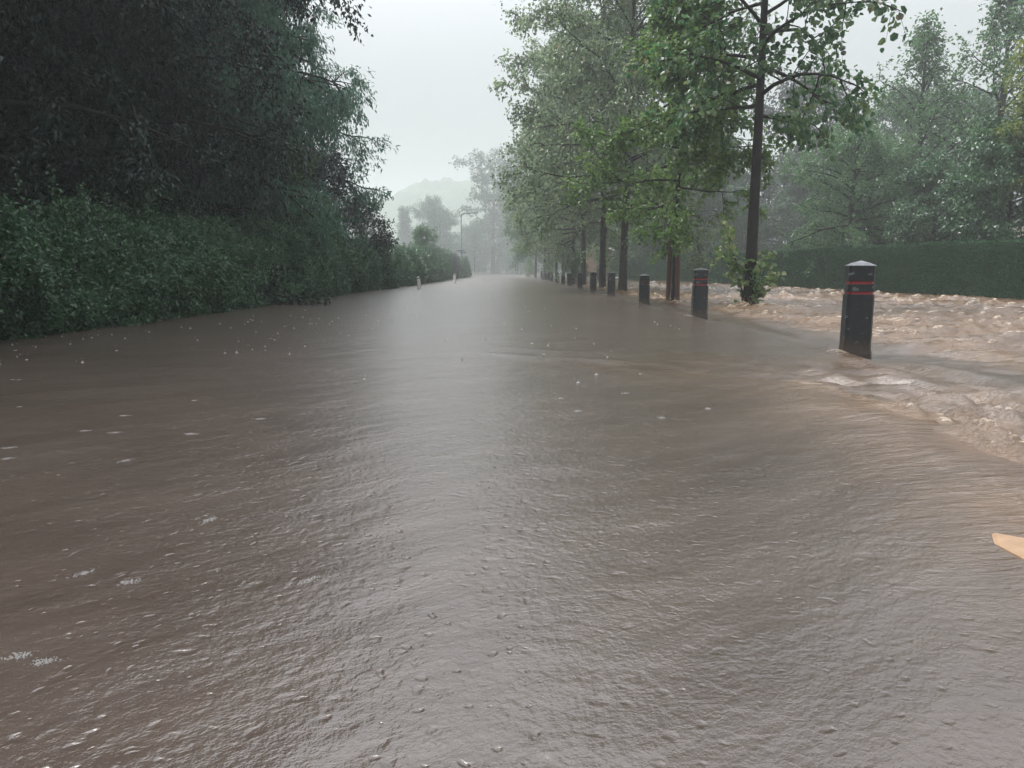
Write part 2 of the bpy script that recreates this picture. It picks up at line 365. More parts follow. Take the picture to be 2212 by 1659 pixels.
def water(x, y):
    x = np.asarray(x, float); y = np.asarray(y, float)
    ca, sa = math.cos(R(38)), math.sin(R(38))
    u = x * ca + y * sa; v = -x * sa + y * ca
    near = 1 - ss(25, 70, y)
    z = .006 * (fbm(u * .35, v * 1.3, 3, 2) - .5) + .007 * (fbm(u * 1.1, v * 3.6, 11, 3) - .5) + .004 * (fbm(u * 4, v * 9, 17, 2) - .5)
    foam = np.zeros(x.shape)
    # road ripples get stronger right of the middle, before the standing waves
    sd, amp, par = ridge_dist(x, y)
    wob = .16 * (fbm(par * 1.4, par * 0 + 3, 31, 2) - .5)
    s = sd + wob
    yw = ss(.6, 1.6, y) * 1.0
    left = np.exp(-(np.minimum(s, 0) / .48) ** 2)
    right = np.exp(-(np.maximum(s, 0) / .16) ** 2)
    z = z + amp * np.where(s < 0, left, right) * (.75 + .5 * fbm(par * 2.2, s * 3, 37, 2))
    # churn between the standing wave and the kerb
    zone = ss(-.10, .12, s) * (1 - ss(3.0, 3.5, x)) * (amp / .09) * (1 - ss(6.2, 7.6, y))
    rd = waves(x, y, 41, 22, .20, .55, R(218), .45)
    rd2 = waves(x, y, 43, 30, .075, .18, R(225), .6)
    z = z + zone * (.055 * rd * (.3 + 1.4 * fbm(x * 1.6, y * 1.6, 45, 2)) + .011 * rd2)
    foam = np.maximum(foam, zone * ss(.2, 1.7, .8 * rd + .7 * rd2 + .75 * np.exp(-((s - .30) / .30) ** 2)) * 1.0)
    # secondary curved lines of current on the road side
    for k, (off, a_) in enumerate(((.62, .020), (1.15, .015), (1.7, .010))):
        w2 = .25 * (fbm(par * .8 + k * 5, par * 0, 51 + k, 2) - .5)
        q = (sd - off - w2)
        z = z + a_ * np.exp(-(q / np.where(q < 0, .20, .06)) ** 2) * ss(.0, 1.5, par) * (1 - ss(2.0, 3.4, par)) * (amp > 0)
    # kerb step down to the verge
    kx = 3.27 + .05 * np.sin(y * .7)
    st = ss(-.10, .10, x - kx)
    z = z + .030 * st * ss(2, 5, y) * near - .035 * np.exp(-((x - kx + .10) / .09) ** 2) * near * ss(2, 4, y) * .4
    # rapids over the verge
    vm = ss(3.2, 4.0, x) * ss(1.5, 3.5, y)
    far = 1 - ss(38, 75, y)
    calm = .85 + .15 * ss(9.0, 13.5, y + (x - 3.4) * 1.6)
    tongue = 1 - .38 * np.exp(-((x - 3.55) / .32) ** 2) * (1 - ss(13, 20, y))
    a1 = fbm(x * .55 + 4, y * .55, 61, 2)
    c1 = waves(x, y, 63, 22, .6, 1.7, R(255), .34)
    c2 = waves(x, y, 67, 34, .20, .50, R(260), .36)
    c3 = waves(x, y, 71, 34, .10, .20, R(260), .45)
    hed = 1 - .6 * ss(11, 13, x)
    A = vm * far * calm * tongue * hed
    z = z + A * (.058 * c1 * (.3 + 1.2 * a1) + .036 * c2 * (.2 + 1.6 * fbm(x * 1.1, y * 1.1, 69, 2)) + .009 * c3)
    foam = np.maximum(foam, A * ss(.05, 1.8, .55 * c1 + .75 * c2 + .6 * c3 + 1.4 * (a1 - .45)) * 1.05)
    chop = np.clip(np.maximum(A, zone) + .9 * left * (amp / .09) * (s < .3), 0, 1)
    # waterline slants at every post, with a little bow wave upstream
    for ox, oy, w in OBST:
        dx, dy = x - ox, y - oy
        k = np.abs(dx) < 2.5
        e = np.exp(-(dx / (w * 1.5 + .06)) ** 2 - (dy / (w * 2.2 + .1)) ** 2)
        z = z - .075 * np.clip(dx / w, -1, 1) * e * min(1, w / .2)
        fx, fy = dx + w * .8, dy + w * .5
        foam = np.maximum(foam, .85 * np.exp(-(fx / (w * .8)) ** 2 - (fy / (w * 1.1)) ** 2))
        # wake trailing to the right, towards the camera
        q = dx * .25 + dy
        wk = np.exp(-((np.abs(q) - .12 * np.maximum(dx, 0)) / .06) ** 2) * (dx > 0) * np.exp(-np.maximum(dx, 0) / 1.2)
        z = z + .014 * wk; foam = np.maximum(foam, .42 * wk * min(1, w / .2))
    for ox, oy, w, a_ in ((T1.x - .05, T1.y - .35, .40, .15), (STAKES[1].x + .02, STAKES[1].y - .25, .42, .11)):
        g = np.exp(-((x - ox) / w) ** 2 - ((y - oy) / (w * .8)) ** 2)
        z = z + a_ * g * (.35 + 1.1 * (1 - np.abs(2 * fbm(x * 6, y * 6, 81, 3) - 1)) - .4)
        foam = np.maximum(foam, .95 * g)
    return z, np.clip(foam, 0, 1), chop

def build_water():
    ys = [-8, -5, -3, -1.5, -.5, 0, .3, .5]
    y = .62
    while y < 60: ys.append(y); y *= 1.0085
    while y < 320: ys.append(y); y *= 1.03
    ys = np.array(ys); nc = 660
    s = np.linspace(-1, 1, nc)
    s = np.sign(s) * np.abs(s) ** 1.0
    XL = -np.minimum(7.6, np.maximum(3.2 + .85 * np.abs(ys), 3.2)); XR = np.minimum(15.0, np.maximum(3.2 + .85 * np.abs(ys), 3.2))
    X = XL[:, None] + (XR - XL)[:, None] * (s[None] * .5 + .5); Y = np.repeat(ys[:, None], nc, 1)
    z, foam, chop = water(X, Y)
    V = np.stack([X, Y, z], -1).reshape(-1, 3)
    nr = len(ys)
    i = np.arange(nr - 1)[:, None] * nc + np.arange(nc - 1)[None]
    q = np.stack([i, i + 1, i + nc + 1, i + nc], -1).reshape(-1, 4)
    me = mesh_np('flood_water', V, [q], True)
    fattr(me, 'foam', foam.ravel()); fattr(me, 'chop', chop.ravel())
    return tag(link('flood_water', me, M['water']), 'brown muddy flood water covering the whole road and verge', None, None, 'structure')
build_water()

# ground: road bed under the water, banks that rise behind both hedges, rising beyond the far bend
def build_ground():
    xs = np.concatenate([[-900, -400, -150, -60, -30, -15], np.linspace(-10, 18, 57), [25, 40, 80, 200, 450, 900]])
    ys = np.concatenate([np.linspace(-60, 60, 61), np.linspace(65, 330, 54), [400, 520, 700, 900]])
    X, Y = np.meshgrid(xs, ys)
    z = -.38 + .62 * ss(-6.1, -7.4, X) + .62 * ss(12.6, 14.6, X) * (1 - 0 * Y)
    z = z + .9 * ss(182, 215, Y)
    z = z + .12 * (fbm(X * .4, Y * .4, 5, 2) - .5)
    i = np.arange(len(ys) - 1)[:, None] * len(xs) + np.arange(len(xs) - 1)[None]
    q = np.stack([i, i + 1, i + len(xs) + 1, i + len(xs)], -1).reshape(-1, 4)
    me = mesh_np('ground', np.stack([X, Y, z], -1).reshape(-1, 3), [q], True)
    tag(link('ground', me, M['ground']), None, None, None, 'structure')
build_ground()

def build_hill():
    rng = np.random.default_rng(9)
    xs = np.linspace(-330, 150, 321); ys = np.linspace(300, 540, 90)
    X, Y = np.meshgrid(xs, ys)
    prof = 15 + 21 * ss(-165, -80, X) + 15 * ss(-86, -38, X) - 6 * ss(-22, 10, X) - 16 * ss(10, 140, X)
    cr = np.exp(-((Y - 425) / 55) ** 2)
    z = -2 + prof * cr * (.92 + .16 * fbm(X * .02, Y * .02, 5, 3)) + cr * 9 * (fbm(X * .17, Y * .17, 15, 4) - .4)
    i = np.arange(len(ys) - 1)[:, None] * len(xs) + np.arange(len(xs) - 1)[None]
    q = np.stack([i, i + 1, i + len(xs) + 1, i + len(xs)], -1).reshape(-1, 4)
    me = mesh_np('hill', np.stack([X, Y, z], -1).reshape(-1, 3), [q], True)
    tag(link('hill', me, M['hill']), None, None, None, 'structure')
build_hill()

# ------------------------------------------------------------------ trees
def unit(v): return v / (np.linalg.norm(v) + 1e-9)
def rv(rng): return unit(rng.normal(size=3))

def grow(seed, H, r0, cb, Rd, prof, nl=34, el=(15, 65), nsub=8, ntw=6, droop=.05, twl=.5, lean=(0, 0), wob=.05,
         leaf=(.11, .08), per=20, jit=.06, ldroop=.35, upb=1.0, shape='leaf', twigs=False, tip=True, trunk_top=.97, flare=1.5, sides=8, az=None):
    """returns (trunk mesh, crown mesh); prof(t) is the limb length profile over the crown, t 0..1"""
    rng = np.random.default_rng(seed)
    tb = Tubes()
    zs = np.concatenate([[-.6, 0, .25, .7], np.linspace(1.4, H * trunk_top, 12)])
    ph = rng.uniform(0, 6.28, 4)
    def ax(z):
        t = z / H
        return np.array([lean[0] * z + wob * H * .12 * (math.sin(3.1 * t + ph[0]) - math.sin(ph[0]) + .4 * math.sin(8 * t + ph[2])) * min(1, max(0, t * 3)),
                         lean[1] * z + wob * H * .12 * (math.sin(2.7 * t + ph[1]) - math.sin(ph[1]) + .4 * math.sin(9 * t + ph[3])) * min(1, max(0, t * 3)), z])
    def rad(z):
        t = min(max(z / H, 0), 1)
        return r0 * (1 - t) ** .85 * (1 + (flare - 1) * math.exp(-max(z, 0) / .35)) + .008
    tb.add([ax(z) for z in zs], [rad(z) for z in zs], sides)
    segs = []
    for i in range(nl):
        t = (i + rng.uniform(.1, .9)) / nl
        z = H * (cb + (.96 - cb) * t)
        a = i * 2.39996 + rng.uniform(-.5, .5)
        if az is not None: a = az[0] + (az[1] - az[0]) * rng.random()
        Lm = Rd * prof(t) * rng.uniform(.72, 1.12)
        e = R(el[0] + (el[1] - el[0]) * t + rng.uniform(-12, 12))
        d = np.array([math.cos(a) * math.cos(e), math.sin(a) * math.cos(e), math.sin(e)])
        p = ax(z); pts = [p]; n = 7; st = Lm / n
        for k in range(n):
            d = unit(d + rng.normal(size=3) * .10 + np.array([0, 0, -droop])); p = p + d * st; pts.append(p)
        pts = np.array(pts); rb = min(rad(z) * .55, .012 + Lm * .018)
        tb.add(pts, rb * np.linspace(1, .12, n + 1) + .003, 5)
        ns = max(2, int(round(nsub * (.5 + .5 * Lm / Rd))))
        for j in range(ns):
            s = (j + rng.random()) / ns * .82 + .18
            f = s * n; k = min(int(f), n - 1); q = pts[k] + (pts[k + 1] - pts[k]) * (f - k)
            tg = unit(pts[k + 1] - pts[k])
            dd = unit(tg * .75 + rv(rng) * .85 + np.array([0, 0, .05]))
            l2 = Lm * (.16 + .22 * rng.random()) * (1.25 - .7 * s) + .25
            sp_ = [q]; dx = dd
            for k2 in range(4):
                dx = unit(dx + rng.normal(size=3) * .12 + np.array([0, 0, -droop * 1.5])); sp_.append(sp_[-1] + dx * l2 / 4)
            sp_ = np.array(sp_)
            tb.add(sp_, rb * .35 * np.linspace(1, .2, 5) + .002, 4)
            for w in range(ntw):
                s2 = .15 + .85 * (w + rng.random()) / ntw; f2 = s2 * 4; k2 = min(int(f2), 3)
                q2 = sp_[k2] + (sp_[k2 + 1] - sp_[k2]) * (f2 - k2)
                d2 = unit(unit(sp_[k2 + 1] - sp_[k2]) * .6 + rv(rng) * .8 + np.array([0, 0, -ldroop * .5]))
                ll = twl * rng.uniform(.5, 1.2)
                segs.append((q2, d2, ll))
                if twigs: tb.add([q2, q2 + d2 * ll * .5, q2 + d2 * ll], [.004, .003, .002], 3)
        segs.append((pts[-1], unit(d), twl))
    P0 = np.array([s[0] for s in segs]); D0 = np.array([s[1] for s in segs]); L0 = np.array([s[2] for s in segs])
    n = len(P0) * per
    ix = np.repeat(np.arange(len(P0)), per)
    f = rng.random(n)
    P = P0[ix] + D0[ix] * (L0[ix] * f)[:, None] + rng.normal(size=(n, 3)) * jit
    P[:, 2] -= ldroop * .25 * (L0[ix] * f) ** 2
    rnd = rng.normal(size=(n, 3))
    D = D0[ix] * .55 + rnd * .55 + np.array([0, 0, -ldroop])
    Nn = rng.normal(size=(n, 3)) * .55 + np.array([0, 0, upb]) 
    Lf = leaf[0] * rng.uniform(.65, 1.25, n); Wf = leaf[1] * rng.uniform(.7, 1.2, n)
    ctw = rng.random(len(P0))
    tint = np.clip(.45 * ctw[ix] + .55 * rng.random(n), 0, 1)
    return tb.mesh('trunk'), leaves('crown', P, D, Nn, Lf, Wf, tint, shape)

def tree(name, protos, loc, rz, sc, label, cat, group, leafm, barkm='bark', parts=('trunk', 'crown'), base=-.05):
    tm, cm = protos
    o = empty(name, (loc[0], loc[1], base), rz, sc)
    tag(o, label, cat, group)
    if not tm.materials: tm.materials.append(M[barkm])
    a = link(parts[0], tm, None, o)
    c = link(parts[1], cm, M[leafm], o)
    if c.material_slots and cm.materials[0] != M[leafm]:
        c.material_slots[0].link = 'OBJECT'; c.material_slots[0].material = M[leafm]
    return o

dome = lambda t: (1 - (2 * t - .75) ** 2 * .55) if t < .375 or True else 0
def p_oval(t): return max(.18, math.sqrt(max(0, 1 - ((t - .38) / .66) ** 2)))
def p_ave(t): return max(.15, math.sqrt(max(0, 1 - ((t - .28) / .75) ** 2)))
def p_col(t): return max(.2, (1 - max(0, t - .55) ** 2 * 3.6)) * (.75 + .25 * min(1, t * 4))
def p_cone(t): return max(.08, 1 - t)
def p_wood(t): return max(.25, 1.0 - .55 * max(0, t - .45) / .55) 

# --- left wood: tall dark trees behind the overgrown hedge
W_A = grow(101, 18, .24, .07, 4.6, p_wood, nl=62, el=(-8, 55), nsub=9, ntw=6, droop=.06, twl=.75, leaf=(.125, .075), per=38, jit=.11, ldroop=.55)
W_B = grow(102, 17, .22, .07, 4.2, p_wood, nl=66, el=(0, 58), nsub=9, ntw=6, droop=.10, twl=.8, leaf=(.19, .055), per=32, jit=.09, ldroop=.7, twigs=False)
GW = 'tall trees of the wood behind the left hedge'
tree('tall_tree', W_A, (-9.0, -3), .3, 1.0, 'dark broadleaf tree of the left wood, unseen behind the viewer, added to shade the left', 'tree', GW, 'leaf_wood')  # out of view, put in to darken the left side and its water
tree('tall_tree', W_A, (-8.6, -9), 2.5, 1.0, 'dark broadleaf tree of the left wood out of view behind the viewer, added to block sky light', 'tree', GW, 'leaf_wood')  # second unseen tree, added as a blocker for sky light
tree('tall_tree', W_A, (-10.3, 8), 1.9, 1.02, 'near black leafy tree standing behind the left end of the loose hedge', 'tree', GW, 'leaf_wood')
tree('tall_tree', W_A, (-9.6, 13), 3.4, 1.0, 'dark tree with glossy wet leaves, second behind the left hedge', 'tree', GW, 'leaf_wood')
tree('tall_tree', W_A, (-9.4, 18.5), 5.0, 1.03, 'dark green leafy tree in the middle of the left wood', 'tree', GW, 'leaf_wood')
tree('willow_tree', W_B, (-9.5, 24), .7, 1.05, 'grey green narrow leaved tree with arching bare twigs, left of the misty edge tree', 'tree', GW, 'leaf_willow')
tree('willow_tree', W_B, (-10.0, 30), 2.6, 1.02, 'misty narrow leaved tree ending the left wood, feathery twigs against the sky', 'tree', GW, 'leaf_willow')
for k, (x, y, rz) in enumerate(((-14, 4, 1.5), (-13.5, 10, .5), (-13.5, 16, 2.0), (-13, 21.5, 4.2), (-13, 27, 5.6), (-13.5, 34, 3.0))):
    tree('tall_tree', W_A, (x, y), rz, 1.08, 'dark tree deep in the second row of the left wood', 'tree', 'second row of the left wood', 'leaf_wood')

# shrubs in front of the wood
SH = grow(110, 3.9, .06, .12, 1.7, p_oval, nl=30, el=(5, 70), nsub=6, ntw=5, droop=.03, twl=.35, leaf=(.10, .07), per=16, jit=.06, ldroop=.3, wob=.1)
SH2 = grow(111, 3.6, .06, .2, 1.6, p_oval, nl=22, el=(10, 60), nsub=6, ntw=5, droop=.05, twl=.4, leaf=(.10, .08), per=13, jit=.06, ldroop=.35, wob=.15, lean=(.12, 0))
tree('shrub', SH, (-7.3, 25), 1.0, 1.08, 'bright green bushy shrub rising above the left hedge under the dark trees', 'shrub', None, 'leaf_bright', parts=('stems', 'foliage'))
tree('shrub', SH, (-7.5, 29.5), 2.2, 1.18, 'dull purple grey shrub above the hedge at the foot of the narrow leaved tree', 'shrub', None, 'leaf_wood_purple', parts=('stems', 'foliage'))
tree('shrub', SH2, (-6.9, 34), .2, .98, 'small tree leaning a leafy branch over the hedge towards the misty road', 'shrub', None, 'leaf_wood', parts=('stems', 'foliage'))
tree('shrub', SH, (-6.9, 60), 3.1, .92, 'rounded bright green bush topping the far end of the left hedge', 'shrub', None, 'leaf_bright', parts=('stems', 'foliage'))
tree('shrub', SH2, (-5.9, 74), 2.0, .62, 'reddish brown thin shrub beside the street lamp', 'shrub', None, 'leaf_wood_purple', parts=('stems', 'foliage'))
tree('shrub', SH, (-5.6, 92), 4.0, .55, 'small hazy bush just right of the street lamp foot', 'shrub', None, 'leaf_hedge', parts=('stems', 'foliage'))

# --- avenue on the verge
A_1 = grow(201, 10.5, .110, .35, 3.0, lambda t: max(.2, p_oval(t)) * (.8 + .2 * min(1, t * 6)), nl=34, el=(5, 62), nsub=7, ntw=5, droop=.05, twl=.45, lean=(-.008, .0), wob=.04,
           leaf=(.125, .112), per=8, jit=.07, ldroop=.45, shape='round', twigs=True, flare=1.25)
tree('linden_tree', A_1, (T1.x, T1.y), .55, 1.0, 'slim dark trunked tree with round leaves, nearest on the right, water splashing at its foot', 'tree', 'trees on the flooded verge', 'leaf_round', base=-.1)
A_2 = grow(202, 7.6, .055, .30, 2.5, lambda t: max(.12, 1 - .85 * t), nl=32, el=(8, 62), nsub=8, ntw=5, droop=.04, twl=.42, wob=.05,
           leaf=(.12, .085), per=17, jit=.05, ldroop=.25, twigs=True, flare=1.1)
tree('young_tree', A_2, (T2.x, T2.y), 2.0, 1.0, 'young light green tree tied between two brown stakes in the flood', 'tree', 'trees on the flooded verge', 'leaf_young', base=-.1)
A_3 = grow(203, 13.0, .145, .24, 4.2, p_ave, nl=48, el=(2, 66), nsub=9, ntw=6, droop=.05, twl=.6, leaf=(.15, .105), per=13, jit=.10, ldroop=.45, flare=1.35)
A_4 = grow(204, 13.0, .135, .22, 4.2, p_ave, nl=48, el=(0, 64), nsub=9, ntw=6, droop=.06, twl=.6, leaf=(.16, .11), per=12, jit=.10, ldroop=.5, flare=1.35)
lab = ['mottled grey trunk tree on the verge, first big one behind the staked young tree',
       'thick trunked avenue tree standing in front of the brick gate pillars',
       'avenue tree just left of the brick gate pillar, trunk in the water',
       'avenue tree with slender dark trunk behind the small green bush',
       'thin trunked avenue tree, left of the small green bush',
       'thin avenue tree between the bush and the double far trunks',
       'hazy avenue tree with broad dark trunk near the end of the bollard row',
       'farthest hazy avenue tree at the end of the bollards']
for k, v in enumerate(AVE):
    pr = A_3 if k % 2 == 0 else A_4
    s = [1.0, 1.04, 1.0, .96, .8, .8, 1.0, 1.05][k]
    tree('avenue_tree', pr, (v.x, v.y), 1.3 * k + .4, s, lab[k], 'tree', 'trees on the flooded verge', 'leaf_avenue' if k not in (6, 7) else 'leaf_far', 'bark_mottled', base=-.15)

# epicormic shoots at the foot of the nearest tree
def shoots():
    rng = np.random.default_rng(77)
    tb = Tubes(); P = []; D = []
    specs = [(-.14, -.02, 1.15, -.26), (-.13, -.04, 1.5, -.18), (.14, -.05, .95, .28), (.15, -.02, .80, .36), (.12, -.10, .70, .20), (-.14, .02, 1.75, -.30), (.14, .02, .95, .46), (-.13, -.05, 1.35, -.12)]
    for sx, sy, h, out in specs:
        p = np.array([sx, sy, .05]); pts = [p]; d = unit(np.array([out * .42, sy * 1.2, 1]))
        for k in range(7):
            d = unit(d + rng.normal(size=3) * .12 + np.array([out * .06, 0, 0])); p = p + d * h / 7; pts.append(p)
        tb.add(pts, np.linspace(.008, .002, 8), 4)
        for k in range(1, 8):
            for q in range(6 if k > 1 else 1):
                P.append(pts[k] + rng.normal(size=3) * .085); dd = rng.normal(size=3); dd[2] -= .3; D.append(dd)
    P = np.array(P); D = np.array(D); n = len(P)
    Nn = rng.normal(size=(n, 3)) * .6 + np.array([0, -.5, .7])
    me = leaves('foliage', P, D, Nn, .125 * rng.uniform(.6, 1.2, n), .112 * rng.uniform(.6, 1.2, n), rng.random(n), 'round')
    o = empty('leafy_shoots', (T1.x, T1.y, .1)); tag(o, 'tuft of pale round leaved shoots sprouting round the foot of the nearest dark trunk', 'shoots')
    link('stems', tb.mesh('stems'), M['bark'], o); link('foliage', me, M['leaf_shoot'], o)
shoots()

# --- garden trees behind the clipped hedge
G_M = grow(301, 13.0, .24, .26, 5.4, lambda t: max(.10, (1 - t ** 1.15) * (.75 + .25 * min(1, t * 5))), nl=30, el=(20, 68), nsub=8, ntw=5, droop=.0, twl=.7, leaf=(.17, .13), per=8, jit=.10, ldroop=.35, twigs=True, wob=.12)
G_O = grow(302, 6.2, .17, .26, 3.0, p_oval, nl=30, el=(0, 60), nsub=7, ntw=6, droop=.05, twl=.45, leaf=(.12, .08), per=14, jit=.08, ldroop=.3, twigs=False, wob=.3, trunk_top=.8)
G_S = grow(303, 4.9, .10, .05, 2.2, p_oval, nl=44, el=(0, 65), nsub=8, ntw=6, droop=.04, twl=.4, leaf=(.13, .09), per=17, jit=.07, ldroop=.4)
G_F = grow(304, 14, .28, .16, 5.4, p_oval, nl=44, el=(0, 66), nsub=8, ntw=6, droop=.05, twl=.8, leaf=(.26, .18), per=11, jit=.16, ldroop=.4)
GG = 'trees in the garden behind the clipped hedge'
tree('maple_tree', G_M, (20.9, 34), .4, 1.0, 'tall thin crowned maple with dark forked trunk and bare twigs, upper right', 'tree', GG, 'leaf_garden')
tree('maple_tree', G_M, (18.6, 36.5), 2.9, .93, 'sparse maple left of the taller one, its twigs open to the sky', 'tree', GG, 'leaf_garden')
G_Y = grow(305, 8.2, .12, .50, 2.1, p_oval, nl=26, el=(-5, 60), nsub=7, ntw=5, droop=.05, twl=.4, leaf=(.14, .10), per=12, jit=.07, ldroop=.4)
tree('yellow_tree', G_Y, (17.3, 24), 1.0, 1.0, 'yellow green leafed tree cut by the right picture edge', 'tree', GG, 'leaf_yellow')
tree('garden_shrub', G_S, (16.2, 25.5), 2.0, 1.0, 'big dark rounded shrub rising over the clipped hedge at the right edge', 'shrub', GG, 'leaf_hedge', parts=('stems', 'foliage'), base=.1)
tree('garden_shrub', G_S, (16.6, 30.5), 4.1, .88, 'smaller dark rounded shrub left of the big one behind the clipped hedge', 'shrub', GG, 'leaf_hedge', parts=('stems', 'foliage'), base=.1)
tree('orchard_tree', G_O, (14.7, 33.5), .9, 1.0, 'low spreading tree with crooked dark trunk behind the middle of the clipped hedge', 'tree', GG, 'leaf_garden', base=.1)
tree('orchard_tree', G_O, (16.6, 36), 3.2, 1.02, 'low spreading tree with leaning trunk, right of the other crooked one', 'tree', GG, 'leaf_garden', base=.1)
tree('copper_tree', G_F, (25.5, 68), .5, 1.15, 'large hazy purple grey tree behind the nearest trunk', 'tree', GG, 'leaf_purple')
tree('hazy_tree', G_F, (29.5, 58), 2.5, .92, 'hazy rounded tree behind the sparse maples', 'tree', GG, 'leaf_far')
tree('hazy_tree', G_F, (37, 62), 4.0, .95, 'hazy tree beside the grey roofed house', 'tree', GG, 'leaf_far')
tree('hazy_tree', G_F, (12.6, 66), 1.0, .85, 'dark trunked tree over the clipped hedge, left of the staked tree', 'tree', GG, 'leaf_far')
tree('hazy_tree', G_F, (15.6, 66), 3.0, .85, 'second dark trunked tree over the clipped hedge, right of the staked tree', 'tree', GG, 'leaf_far')
tree('hazy_tree', G_F, (20, 78), 5.0, .9, 'hazy tree far behind the clipped hedge, between trunk and staked tree', 'tree', GG, 'leaf_far')
tree('hazy_tree', G_F, (9.5, 84), 5.5, .95, 'hazy tree beyond the brick gate pillars', 'tree', GG, 'leaf_far')

for k, (x, y, sc_, lb) in enumerate(((13.5, 72, 1.7, 'hazy bushy tree low behind the clipped hedge, right of the gate pillars'), (18.5, 70, 1.8, 'hazy bushy tree behind the clipped hedge and the slim nearest trunk'),
        (23, 62, 1.7, 'hazy bushy tree behind the clipped hedge, left of the crooked orchard tree'), (28.5, 66, 2.0, 'hazy bushy tree far behind the crooked orchard trees'), (24.5, 44, 1.25, 'hazy bush between the orchard trees and the dark shrubs'), (9.8, 78, 1.3, 'hazy bush seen between the two gate pillars'),
        (-1.5, 205, 2.2, 'pale misty bush closing the road end, left of centre'), (5.5, 208, 2.4, 'pale misty bush closing the road end, right of centre'), (-10, 200, 2.3, 'pale misty bush at the end of the left hedge'))):
    tree('hazy_bush', G_S, (x, y), 1.7 * k, sc_, lb, 'bush', 'hazy bushes behind', 'leaf_far', parts=('stems', 'foliage'))
# small bushes on the verge
tree('bush', SH, (AVE[3].x + .2, 44.5), .6, .40, 'small bright green bush between the avenue trunks and the bollards', 'bush', None, 'leaf_bright', parts=('stems', 'foliage'))
tree('bush', SH, (2.3, 100), 1.6, .5, 'small yellowish bush at the misty far end of the verge', 'bush', None, 'leaf_young', parts=('stems', 'foliage'))

# --- far misty trees
F_C = grow(401, 27, .55, .16, 7.5, lambda t: .55 + .45 * math.sin(t * 9) ** 2 * (1 if t < .8 else 1.3), nl=40, el=(-4, 14), nsub=8, ntw=5, droop=-.005, twl=1.1, leaf=(.55, .35), per=9, jit=.30, ldroop=.1, upb=2.2)
F_K = grow(402, 14, .3, .05, 3.0, p_cone, nl=60, el=(-10, 30), nsub=6, ntw=4, droop=.04, twl=.8, leaf=(.34, .2), per=9, jit=.2, ldroop=.4)
GF = 'misty trees at the far end of the road'
tree('cedar_tree', F_C, (-4.6, 186), 1.0, 1.04, 'tall misty cedar with flat layered top at the end of the road', 'tree', GF, 'leaf_far')
tree('conifer_tree', F_K, (-25.5, 185), 0, 1.15, 'misty pointed conifer beyond the left hedge', 'tree', GF, 'leaf_far')
tree('misty_tree', G_F, (-19.4, 187), 1.1, 1.19, 'misty rounded tree just right of the pointed conifer', 'tree', GF, 'leaf_far')
tree('misty_tree', G_F, (-33, 175), 2.1, .9, 'misty low tree left of the pointed conifer', 'tree', GF, 'leaf_far')
tree('misty_tree', G_F, (-15.5, 168), 3.1, .93, 'misty tree behind the street lamp pole', 'tree', GF, 'leaf_far')
tree('misty_tree', G_F, (2.5, 192), 4.1, 1.55, 'tall pale misty tree right of the cedar', 'tree', GF, 'leaf_far')
tree('misty_tree', G_F, (-8.5, 176), 5.1, .70, 'low misty tree at the foot of the cedar', 'tree', GF, 'leaf_far')
tree('misty_tree', G_F, (1.2, 168), .1, .62, 'low misty tree closing the end of the road', 'tree', GF, 'leaf_far')
tree('misty_tree', G_F, (6.5, 150), .9, 1.0, 'misty tree behind the farthest avenue tree', 'tree', GF, 'leaf_far')
tree('misty_tree', G_F, (9.5, 120), 1.9, .95, 'misty tree behind the last bollards', 'tree', GF, 'leaf_far')

